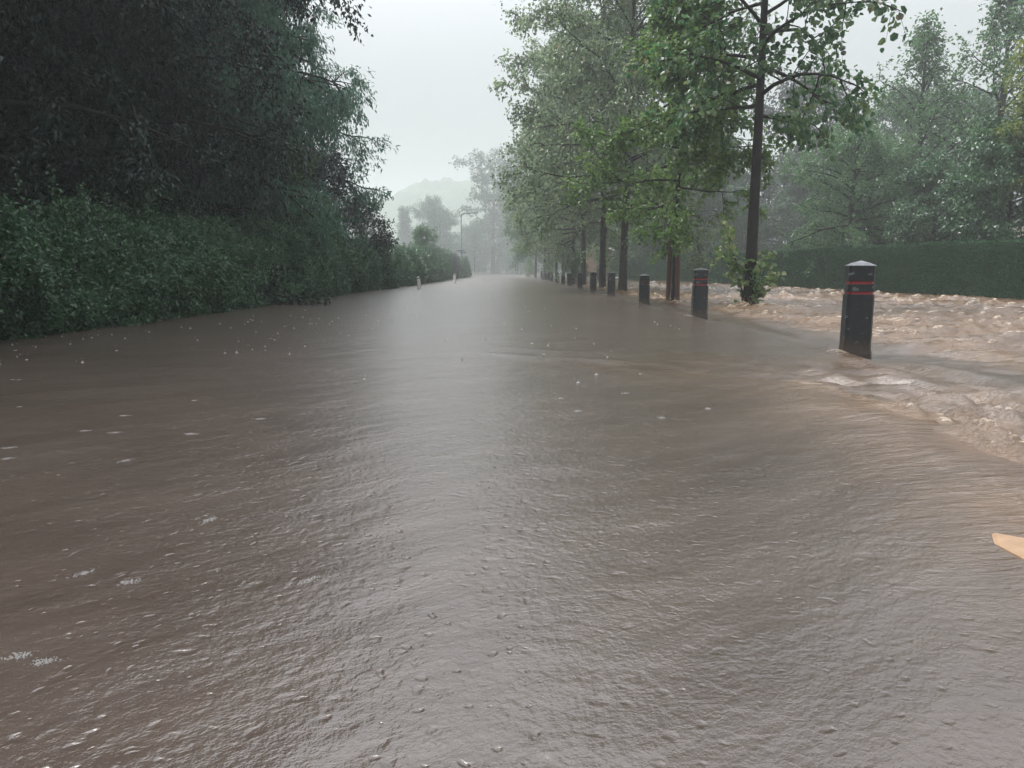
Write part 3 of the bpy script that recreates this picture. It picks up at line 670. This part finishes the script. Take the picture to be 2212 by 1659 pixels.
# ------------------------------------------------------------------ hedges
def left_hedge():
    rng = np.random.default_rng(5)
    def front(y): return -5.55 + .22 * (fbm(y * .35, y * 0, 3, 3) - .5) * 2 - .35 * ss(55, 75, y) + .3 * ss(80, 95, y)
    def top(y): return 1.52 + .35 * (fbm(y * .4, y * 0 + 9, 5, 3) - .5) * 2 + .3 * ss(15, 24, y) + .45 * ss(45, 70, y)
    PP = []; DD = []; NN = []; LL = []
    for y0, y1, den, lf in ((2, 12, 3000, .062), (12, 22, 2100, .068), (22, 42, 1000, .095), (42, 70, 480, .13), (70, 98, 260, .18)):
        n = int((y1 - y0) * 3.4 * den)
        y = rng.uniform(y0, y1, n); s = rng.uniform(-.06, 3.2, n)
        T = top(y); fx = front(y)
        # profile: 0..T front face, then over the top to the back
        up = np.clip(s / 1.9, 0, 1)
        a = np.clip((s - 1.9) / 1.3, 0, 1)
        zz = np.where(s < 1.9, up * (T - .1), T - .1 + .12 * np.sin(a * 2.6))
        xx = np.where(s < 1.9, fx - .16 * np.sin(up * 3.0) * -1 - .30 * up ** 3, fx - .30 - a * 1.5)
        nx = np.where(s < 1.9, 1.0 - .5 * up, .25); nz = np.where(s < 1.9, .15 + .6 * up, 1.0)
        lump = (fbm(y * 1.1, zz * 1.6 + xx * .6, 21, 3) - .5) * .95 + (fbm(y * 3.6, zz * 4, 23, 2) - .5) * .38
        dep = lump - rng.random(n) ** 2 * .22 + (rng.random(n) < .05) * rng.uniform(0, .22, n)
        P = np.stack([xx + nx * dep, y, np.maximum(zz + nz * dep, -.03)], 1)
        NN.append(np.stack([nx * .5, np.full(n, -.15), nz * .4 + .35], 1) + rng.normal(size=(n, 3)) * .55)
        DD.append(np.stack([nx * .5, np.zeros(n), nz * .3 - .2], 1) + rng.normal(size=(n, 3)) * .6)
        PP.append(P); LL.append(np.full(n, lf))
    # loose shoots standing above the hedge
    tb = Tubes()
    for k in range(110):
        y = rng.uniform(4, 60); x = front(np.array(y)) - rng.uniform(.1, .9); z0 = top(np.array(y)) - .2
        h = rng.uniform(.3, .85) * (1.35 if y < 14 else 1); p = np.array([float(x), y, float(z0)]); d = unit(np.array([rng.normal() * .25, rng.normal() * .25, 1])); pts = [p]
        for j in range(5):
            d = unit(d + rng.normal(size=3) * .1); p = p + d * h / 5; pts.append(p)
        tb.add(pts, np.linspace(.007, .002, 6), 3)
        nl = int(34 if y < 25 else 22)
        f = rng.random(nl) * 4.99; i = f.astype(int); pa = np.array(pts)
        P = pa[i] + (pa[i + 1] - pa[i]) * (f - i)[:, None] + rng.normal(size=(nl, 3)) * .035
        PP.append(P); DD.append(rng.normal(size=(nl, 3)) + np.array([0, 0, -.2])); NN.append(rng.normal(size=(nl, 3)) * .6 + np.array([.2, -.2, .8])); LL.append(np.full(nl, .065 if y < 25 else .11))
    # inner stems, a twiggy mass
    P = np.concatenate(PP); D = np.concatenate(DD); Nn = np.concatenate(NN); L = np.concatenate(LL) * rng.uniform(.7, 1.25, len(P))
    tint = np.clip(.55 * rng.random(len(P)) + .45 * fbm(P[:, 1] * .9, P[:, 2] * 2, 61, 2), 0, 1)
    me = leaves('foliage', P, D, Nn, L, L * .62, tint)
    o = empty('overgrown_hedge', (-6.2, 4, 0)); tag(o, 'long loose overgrown dark green hedge along the left side of the flooded road', 'hedge')
    c = link('foliage', me, M['leaf_hedge'], o); c.location = (6.2, -4, 0)
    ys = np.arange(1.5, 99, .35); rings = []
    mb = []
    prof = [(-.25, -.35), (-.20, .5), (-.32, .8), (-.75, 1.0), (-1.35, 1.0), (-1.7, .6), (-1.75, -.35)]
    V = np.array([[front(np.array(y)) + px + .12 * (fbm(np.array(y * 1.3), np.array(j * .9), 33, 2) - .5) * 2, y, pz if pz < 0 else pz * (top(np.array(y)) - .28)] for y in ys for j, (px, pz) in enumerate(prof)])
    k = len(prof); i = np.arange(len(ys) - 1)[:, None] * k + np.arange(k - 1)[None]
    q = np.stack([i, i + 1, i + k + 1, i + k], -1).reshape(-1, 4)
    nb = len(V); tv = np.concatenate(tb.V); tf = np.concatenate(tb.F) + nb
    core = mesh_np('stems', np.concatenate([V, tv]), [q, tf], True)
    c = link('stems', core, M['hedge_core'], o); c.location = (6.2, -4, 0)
left_hedge()

def right_hedge():
    rng = np.random.default_rng(6)
    KP = [(13.1, 13), (13.05, 22), (12.9, 36), (12.2, 50), (10.6, 62), (9.8, 67)]
    px = np.array([p[0] for p in KP]); py = np.array([p[1] for p in KP])
    fx = lambda y: np.interp(y, py, px)
    top = lambda y: np.interp(y, [13, 20, 36, 55, 67], [1.50, 1.55, 1.66, 1.80, 1.90]) + .05 * (fbm(y * .5, y * 0, 3, 4) - .5) * 2
    PP = []; DD = []; NN = []; LL = []
    for y0, y1, den, lf in ((13, 30, 1500, .05), (30, 48, 800, .07), (48, 67, 420, .10)):
        n = int((y1 - y0) * 2.6 * den)
        y = rng.uniform(y0, y1, n); s = rng.uniform(0, 1, n); T = top(y); x0 = fx(y)
        fr = s < .72
        zz = np.where(fr, s / .72 * T, T); dx = np.where(fr, 0, (s - .72) / .28 * 1.1)
        ero = .05 * (fbm(y * 2.2, zz * 1.2, 13, 3) - .5) + .03 * (fbm(y * 7, zz * 3, 14, 2) - .5)
        dep = ero - rng.random(n) * .05 + (rng.random(n) < .02) * .05
        edge = np.where(fr, ss(.85, 1.0, zz / T), 1) 
        P = np.stack([x0 + dx - np.where(fr, dep, 0) + .04 * edge * fr, y, zz + np.where(fr, 0, dep)], 1)
        NN.append(np.stack([np.where(fr, -.6, 0), np.full(n, -.1), np.where(fr, .5, 1)], 1) + rng.normal(size=(n, 3)) * .4)
        DD.append(np.stack([np.where(fr, -.3, 0), np.zeros(n), np.full(n, .6)], 1) + rng.normal(size=(n, 3)) * .5)
        PP.append(P); LL.append(np.full(n, lf))
    P = np.concatenate(PP); D = np.concatenate(DD); Nn = np.concatenate(NN); L = np.concatenate(LL) * rng.uniform(.7, 1.25, len(P))
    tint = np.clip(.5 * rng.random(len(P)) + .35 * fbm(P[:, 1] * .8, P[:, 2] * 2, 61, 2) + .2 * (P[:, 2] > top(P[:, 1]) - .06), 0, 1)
    me = leaves('foliage', P, D, Nn, L, L * .5, tint)
    o = empty('clipped_hedge', (13, 20, 0)); tag(o, 'neatly clipped flat topped dark green hedge on the right beyond the rapids', 'hedge')
    c = link('foliage', me, M['leaf_yew'], o); c.location = (-13, -20, 0)
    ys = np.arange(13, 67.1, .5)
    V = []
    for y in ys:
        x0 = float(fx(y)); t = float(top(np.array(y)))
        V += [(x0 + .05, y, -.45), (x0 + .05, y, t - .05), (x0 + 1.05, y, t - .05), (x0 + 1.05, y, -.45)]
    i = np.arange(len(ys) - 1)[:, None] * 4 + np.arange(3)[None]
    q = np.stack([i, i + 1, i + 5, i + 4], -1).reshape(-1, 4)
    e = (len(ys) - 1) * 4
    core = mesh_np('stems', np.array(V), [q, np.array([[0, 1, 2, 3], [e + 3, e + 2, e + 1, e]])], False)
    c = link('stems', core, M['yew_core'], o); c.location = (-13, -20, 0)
right_hedge()

# ------------------------------------------------------------------ bollards
def bollard_meshes():
    out = {}
    hx, hy, c = .118, .075, .022
    def ring(s, z, dx=0): return chamfer_rect(0, 0, hx * s, hy * s, c * s, z)
    b = MB(); b.loft([ring(1.10, -.5), ring(1.10, .015), ring(1.04, .05), ring(1.01, .09), ring(1.0, .54), ring(.985, .548)]); out['post'] = b
    b = MB(); b.loft([ring(.90, .5485), ring(.90, .569)]); out['lower'] = b
    b = MB(); b.loft([ring(.975, .5695), ring(.99, .575), ring(.99, .632), ring(.975, .638)]); out['collar'] = b
    b = MB(); b.loft([ring(.89, .6385), ring(.89, .660)]); out['upper'] = b
    b = MB(); b.loft([ring(.955, .6605), ring(.965, .666), ring(.985, .792), ring(.985, .795)]); out['head'] = b
    b = MB(); b.loft([ring(1.0, .7955), ring(1.0, .800), ring(.55, .825), ring(.06, .843)]); out['cap'] = b
    return out
BM = bollard_meshes()
boll_lab = ['nearest and largest black bollard with pale cap and red bands, alone at the right',
            'second bollard of the row with clear red bands, left of the slim dark trunk',
            'third bollard of the row, pale capped, left of the wooden stakes',
            'fourth bollard with dull red bands, in front of the mottled trunk',
            'fifth bollard, just left of the thick avenue trunk',
            'sixth bollard, below the brick gate pillar',
            'seventh bollard, right of the small green bush',
            'eighth bollard, in front of the small green bush, its band pale',
            'ninth bollard, left of the small green bush beside a thin trunk',
            'tenth bollard, under the thin avenue trunks',
            'eleventh small hazy bollard right of the broad far trunk',
            'twelfth small hazy bollard at the foot of the broad far trunk',
            'thirteenth and farthest hazy bollard at the end of the row']
first = None
tops = [563, 578, 592, 587, 587, 588, 590, 588, 587, 586, 587, 587, 584]
for k, (v, _) in enumerate(BOLL):
    o = empty('bollard', (v.x, v.y, 0), R([-3, 2, -2, 3, 1, 0, 2, -1, 1, 0, 1, 0, 2][k]))
    tag(o, boll_lab[k], 'bollard', 'bollards along the flooded kerb')
    o.scale = (1, 1, (at(0, tops[k], v.y).z) / .843)
    if first is None:
        first = o
        BM['post'].build('post', M['black_post'], o); BM['lower'].build('red_band', M['red_band'], o); BM['upper'].build('red_band', M['red_band'], o)
        BM['collar'].build('collar', M['black_post'], o); BM['head'].build('head', M['black_post'], o); BM['cap'].build('cap', M['post_cap'], o)
    else:
        for ch in list(first.children):
            c = ch.copy(); COL.objects.link(c); c.parent = o
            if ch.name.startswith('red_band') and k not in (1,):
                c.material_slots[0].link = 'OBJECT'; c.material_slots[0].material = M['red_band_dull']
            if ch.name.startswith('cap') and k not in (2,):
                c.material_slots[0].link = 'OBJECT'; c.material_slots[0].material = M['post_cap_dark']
    o.rotation_euler[1] = R([.4, .4, -.6, .9, -.4, 1.2, -.8, .5, -1.0, .6, 1.1, -.7, .4][k])

# white marker posts on the left
for k, (px, py, Y, h, tilt, lb) in enumerate(((906, 620, 33.4, .50, -5, 'leaning white marker post in the water before the left hedge, the nearer one'),
                                              (983, 611, 49.5, .56, -3, 'farther white marker post near the street lamp, left of the dark bin'))):
    p = at(px, py, Y); o = empty('marker_post', (p.x, p.y, 0)); o.rotation_euler = (0, R(tilt), 0)
    tag(o, lb, 'post', 'white marker posts before the left hedge')
    b = MB(); b.loft([circ(0, 0, .075, -.4), circ(0, 0, .075, h - .08), circ(0, 0, .072, h - .075)]); b.build('shaft', M['white_post'], o)
    b = MB(); b.loft([circ(0, 0, .078, h - .0745), circ(0, 0, .078, h - .02), circ(0, 0, .05, h + .005), circ(0, 0, .01, h + .012)]); b.build('cap', M['post_cap'], o)

# stakes of the young tree
for k, (v, h, tl, lb) in enumerate(((STAKES[0], 1.45, 1.0, 'dark brown wooden stake left of the young tree stem'), (STAKES[1], 1.36, -1.0, 'reddish brown wooden stake right of the young tree stem'))):
    o = empty('tree_stake', (v.x, v.y, 0)); o.rotation_euler = (0, R(tl), 0)
    tag(o, lb, 'stake', 'stakes holding the young tree')
    b = MB(); b.loft([circ(0, 0, .055, -.5), circ(0, 0, .055, h - .01), circ(0, 0, .045, h)]); b.build('pole', M['stake'], o)
    b = MB(); b.loft([circ(0, 0, .061, h - .16), circ(0, 0, .061, h - .11)]); b.build('tie', M['rubber'], o)

# ------------------------------------------------------------------ street lamp and neighbours
p = at(997, 600, 86); o = empty('street_lamp', (p.x, p.y, -.1)); tag(o, 'thin grey street lamp with long horizontal arm at the misty end of the left hedge', 'street lamp')
b = MB(); b.loft([circ(0, 0, .14, -.3), circ(0, 0, .14, 1.5), circ(0, 0, .105, 1.6), circ(0, 0, .08, 6.7)]); b.build('pole', M['steel'], o, True)
tb = Tubes(); tb.add([(0, 0, 6.68), (.03, 0, 6.9), (.15, 0, 7.08), (.35, 0, 7.14), (.8, 0, 7.17), (1.35, 0, 7.2)], [.075, .07, .068, .065, .062, .06], 8); link('arm', tb.mesh('arm'), M['steel'], o)
b = MB(); b.loft([chamfer_rect(1.62, 0, .30, .10, .05, 7.15), chamfer_rect(1.62, 0, .32, .12, .05, 7.19), chamfer_rect(1.62, 0, .26, .09, .05, 7.26)]); b.build('lantern', M['steel'], o)
q = empty('direction_sign', (p.x, p.y - .10, 2.6)); tag(q, 'two small dark finger boards fixed to the street lamp pole', 'sign')
b = MB(); b.box(-.48, .36, -.05, -.02, .30, .44, .004); b.build('board', M['sign_plate'], q)
b = MB(); b.box(-.20, .56, -.05, -.02, .10, .22, .004); b.build('board', M['sign_plate'], q)
b = MB(); b.box(-.06, .06, -.019, .03, .05, .48, .004); b.build('bracket', M['steel'], q)
p = at(988, 600, 78); o = empty('litter_bin', (p.x, p.y, 0)); tag(o, 'dark upright litter bin at the water edge left of the street lamp', 'bin')
b = MB(); b.loft([circ(0, 0, .19, -.4), circ(0, 0, .21, .80)]); b.build('body', M['black_post'], o)
b = MB(); b.loft([circ(0, 0, .215, .8005), circ(0, 0, .215, .90), circ(0, 0, .15, 1.0), circ(0, 0, .02, 1.03)]); b.build('lid', M['black_post'], o)

# ------------------------------------------------------------------ gate pillars, wall and gate
def pillar(x, y, lb):
    o = empty('gate_pillar', (x, y, 0)); tag(o, lb, 'gate pillar', 'brick gate pillars behind the avenue')
    b = MB(); b.box(-.48, .48, -.48, .48, -.4, .35, .03); b.build('plinth', M['stone'], o)
    b = MB(); b.box(-.42, .42, -.42, .42, .351, 2.35, .004); b.build('shaft', M['brick'], o)
    b = MB(); b.loft([chamfer_rect(0, 0, .50, .50, .01, 2.351), chamfer_rect(0, 0, .56, .56, .01, 2.42), chamfer_rect(0, 0, .56, .56, .01, 2.50), chamfer_rect(0, 0, .40, .40, .01, 2.66), chamfer_rect(0, 0, .22, .22, .01, 2.78)]); b.build('cap', M['stone'], o)
    b = MB(); b.loft([circ(0, 0, r, z) for r, z in ((.12, 2.781), (.10, 2.85), (.17, 2.95), (.20, 3.05), (.16, 3.16), (.07, 3.24), (.01, 3.30))]); b.build('finial', M['stone'], o, True)
pillar(at(1276, 600, 65).x, 65, 'brick gate pillar with stone cap left of the thick avenue trunk')
pillar(at(1312, 600, 67).x, 67, 'brick gate pillar half hidden behind the thick avenue trunk')
o = empty('garden_gate', (at(1293, 600, 66).x, 66.2, 0)); tag(o, 'low dark gate between the two brick gate pillars', 'gate')
b = MB(); b.box(-.42, .42, -.03, .03, -.2, .85, .004); b.build('panel', M['gate'], o)
b = MB(); b.box(-.46, .46, -.04, .04, .851, .95, .004); b.build('top_rail', M['gate'], o)
o = empty('low_wall', (at(1254, 600, 65).x, 65.3, 0)); tag(o, 'low dark wall left of the brick gate pillars', 'wall')
b = MB(); b.box(-.42, .42, -.12, .12, -.4, .72, .004); b.build('wall', M['brick'], o)
b = MB(); b.box(-.44, .44, -.15, .15, .7205, .80, .01); b.build('coping', M['stone'], o)

# ------------------------------------------------------------------ house behind the garden trees
o = empty('house', (33, 56, 0)); o.rotation_euler = (0, 0, R(12)); tag(o, 'pale house with grey slate roof glimpsed between the garden trees', 'house')
b = MB(); b.box(-4, 4, -3, 3, -.3, 5.2); b.poly([(-4, -3, 5.201), (-4, 3, 5.201), (-4, 0, 8.2)], [(0, 1, 2)]); b.poly([(4, -3, 5.201), (4, 3, 5.201), (4, 0, 8.2)], [(0, 2, 1)]); b.build('wall', M['render_wall'], o)
b = MB()
for s in (-1, 1):
    b.loft([[(-4.3, s * 3.35, 4.98), (-4.3, s * 3.35, 5.14), (-4.3, 0, 8.46), (-4.3, 0, 8.28)], [(4.3, s * 3.35, 4.98), (4.3, s * 3.35, 5.14), (4.3, 0, 8.46), (4.3, 0, 8.28)]])
rf = b.build('roof', M['roof'], o)
b = MB(); b.box(2.2, 3.0, .3, 1.0, 7.2, 9.3, .02); b.build('chimney', M['brick'], rf)
for wx in (-2.4, 0, 2.4):
    for wz in (.9, 3.3):
        b = MB(); b.box(wx - .55, wx + .55, -3.06, -3.002, wz, wz + 1.2, .004); w = b.build('window', M['white_post'], o)
        b = MB(); b.box(wx - .47, wx + .47, -3.075, -3.062, wz + .08, wz + 1.12); b.build('pane', M['glass'], w)

# ------------------------------------------------------------------ things floating on the water, and the orange reflection patch
def reflection_patch():  # orange patch taken for a reflection, built as a thin solid piece
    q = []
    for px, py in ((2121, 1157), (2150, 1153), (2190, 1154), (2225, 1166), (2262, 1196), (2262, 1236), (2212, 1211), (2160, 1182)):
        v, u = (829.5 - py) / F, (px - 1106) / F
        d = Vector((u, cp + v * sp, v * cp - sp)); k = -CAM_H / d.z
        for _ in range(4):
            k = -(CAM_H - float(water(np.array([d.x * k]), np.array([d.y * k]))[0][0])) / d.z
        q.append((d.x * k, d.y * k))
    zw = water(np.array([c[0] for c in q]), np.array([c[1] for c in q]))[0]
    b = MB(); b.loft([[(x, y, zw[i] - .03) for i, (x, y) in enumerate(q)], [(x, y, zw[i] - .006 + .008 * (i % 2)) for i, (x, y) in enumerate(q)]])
    tag(b.build('reflection_patch', M['board'], None), 'wedge shaped orange tan patch at the right edge, a solid stand-in for a reflection', 'board')
reflection_patch()

def wpts(pp):
    out = []
    for px, py in pp:
        u, v = (px - 1106) / F, (829.5 - py) / F
        d = Vector((u, cp + v * sp, v * cp - sp)); k = -CAM_H / d.z; out.append((d.x * k, d.y * k))
    return np.array(out)

def froth():
    rng = np.random.default_rng(8)
    b = MB()
    pp = [(15, 990), (270, 995), (180, 1238), (278, 1258), (455, 1122), (95, 1432), (185, 930), (248, 934), (412, 938), (1210, 862), (1530, 884), (1246, 888), (1350, 850), (1430, 902),
          (268, 898), (20, 968), (665, 1258), (40, 1420), (560, 905)]
    pts = [tuple(p) + (.022, ) for p in wpts(pp)] + [(x, y, .011) for x, y in zip(rng.uniform(-4.5, 1.0, 14), rng.uniform(2.2, 10, 14))]
    for x0, y0, r in pts:
        a = R(50) + rng.normal() * .35; ax, ay = math.cos(a), math.sin(a)
        nb = int(50 + 3000 * r)
        U = rng.normal(size=nb) * r * .62; Vv = rng.normal(size=nb) * r * .36
        xs, ys = x0 + U * ax - Vv * ay, y0 + U * ay + Vv * ax
        zz = water(xs, ys)[0]
        for x, y, z in zip(xs, ys, zz):
            q = .0006 + .0022 * rng.random() ** 2
            b.loft([circ(x, y, q * s_, z + q * h, 5) for s_, h in ((1, -.4), (.95, .2), (.3, .7))], False, True)
    tag(b.build('foam_flecks', M['froth'], None, True), 'white flecks of foam scattered on the brown water', 'foam', None, 'stuff')
froth()

def splashes():
    rng = np.random.default_rng(18)
    b = MB(); n1 = 48
    xs = np.concatenate([rng.uniform(-5.2, -1.5, n1), rng.uniform(-4.5, 2.6, 40)]); ys = np.concatenate([rng.uniform(7, 13, n1), rng.uniform(5, 16, 40)])
    z, _, _ = water(xs, ys)
    for x, y, zz in zip(xs, ys, z):
        h = rng.uniform(.006, .024); r = rng.uniform(.006, .012)
        b.loft([circ(x, y, r * s, zz + hh, 6) for s, hh in ((1.5, -.004), (1.1, .004), (.45, h * .45), (.2, h * .8), (.28, h * .9), (.12, h))], False, True)
        for k in range(rng.integers(1, 4)):
            dx, dy, dz = rng.normal() * .025, rng.normal() * .025, rng.uniform(.01, .05)
            s = rng.uniform(.002, .004)
            b.loft([circ(x + dx, y + dy, s * q, zz + dz + s * w, 5) for q, w in ((.1, -1), (.9, -.4), (.9, .4), (.1, 1))])
    tag(b.build('rain_splashes', M['froth'], None, True), 'small raindrop splashes jumping from the water on the left', 'splash', None, 'stuff')
splashes()

def spray():
    rng = np.random.default_rng(28)
    b = MB()
    src = [(T1.x - .05, T1.y - .32, .38, 130, .16), (STAKES[0].x - .05, STAKES[0].y - .2, .20, 50, .16), (STAKES[1].x + .12, STAKES[1].y - .25, .30, 90, .15)]
    for sx, sy, w, n, hh in src:
        for k in range(n):
            x, y = sx + rng.normal() * w * .55, sy + rng.normal() * w * .4
            zz = float(water(np.array([x]), np.array([y]))[0][0]) + abs(rng.normal()) * hh * .35
            s = rng.uniform(.003, .009)
            b.loft([circ(x, y, s * q, zz + s * w2, 6) for q, w2 in ((.1, -1), (.85, -.5), (.95, .2), (.5, .8), (.1, 1))])
    tag(b.build('spray', M['froth_brown'], None, True), 'drops of brown spray thrown up where the current hits trunk, stakes and kerb', 'spray', None, 'stuff')
spray()

# ------------------------------------------------------------------ misty air
HZ = MB(); HZ.poly([(x, y, z) for z in (-3.2, 72) for x, y in ((-420, -90), (420, -90), (420, 760), (-420, 760))], [(3, 2, 1, 0), (4, 5, 6, 7), (0, 1, 5, 4), (1, 2, 6, 5), (2, 3, 7, 6), (3, 0, 4, 7)])
hm = bpy.data.materials.new('rain_haze'); hm.use_nodes = True; nt = hm.node_tree
for n in list(nt.nodes):
    if n.type == 'BSDF_PRINCIPLED': nt.nodes.remove(n)
pv = N_(nt, 'ShaderNodeVolumePrincipled'); pv.inputs['Color'].default_value = (.73, .775, .775, 1); pv.inputs['Density'].default_value = .0028; pv.inputs['Anisotropy'].default_value = .25
nt.links.new(pv.outputs[0], nt.nodes['Material Output'].inputs['Volume'])
tag(HZ.build('haze', hm, None), 'pale rain mist filling the air', 'haze', None, 'stuff')

# ------------------------------------------------------------------ light
SUN_EL, SUN_AZ = R(64), R(-75)           # behind the cloud, over the left wood
w = bpy.data.worlds.new('World'); SC.world = w; w.use_nodes = True; nt = w.node_tree
sky = N_(nt, 'ShaderNodeTexSky', sky_type='NISHITA'); sky.sun_disc = False; sky.sun_elevation = SUN_EL; sky.sun_rotation = SUN_AZ
sky.air_density = 1.0; sky.dust_density = 1.5; sky.ozone_density = 1.0
hs = N_(nt, 'ShaderNodeHueSaturation'); hs.inputs['Saturation'].default_value = .15
nt.links.new(sky.outputs[0], hs.inputs['Color'])
# an overcast sky is brighter overhead than at the horizon
gx = N_(nt, 'ShaderNodeTexCoord'); gz = N_(nt, 'ShaderNodeSeparateXYZ'); nt.links.new(gx.outputs['Generated'], gz.inputs[0])
gm = N_(nt, 'ShaderNodeMapRange'); nt.links.new(gz.outputs[2], gm.inputs[0]); gm.inputs[1].default_value = .1; gm.inputs[2].default_value = .8; gm.inputs[3].default_value = .20; gm.inputs[4].default_value = 2.5; gm.interpolation_type = 'SMOOTHSTEP'
gv = N_(nt, 'ShaderNodeVectorMath', operation='SCALE'); nt.links.new(hs.outputs[0], gv.inputs[0]); nt.links.new(gm.outputs[0], gv.inputs['Scale'])
bg = nt.nodes['Background']; nt.links.new(gv.outputs[0], bg.inputs['Color']); bg.inputs['Strength'].default_value = .09
sl = bpy.data.lights.new('sun', 'SUN'); sl.energy = 1.5; sl.angle = R(30); sl.color = (1, .975, .94)
so = bpy.data.objects.new('sun', sl); COL.objects.link(so)
dvec = Vector((math.sin(SUN_AZ) * math.cos(SUN_EL), math.cos(SUN_AZ) * math.cos(SUN_EL), math.sin(SUN_EL)))
so.rotation_euler = (-dvec).to_track_quat('-Z', 'Y').to_euler(); so.location = (0, 0, 60)

SC.render.engine = 'CYCLES'
SC.cycles.max_bounces = 8; SC.cycles.diffuse_bounces = 3; SC.cycles.glossy_bounces = 3; SC.cycles.transmission_bounces = 3; SC.cycles.volume_bounces = 3; SC.cycles.transparent_max_bounces = 4
SC.view_settings.view_transform = 'Standard'; SC.view_settings.look = 'None'; SC.view_settings.gamma = 1; SC.view_settings.use_curve_mapping = False
SC.view_settings.exposure = 1.55
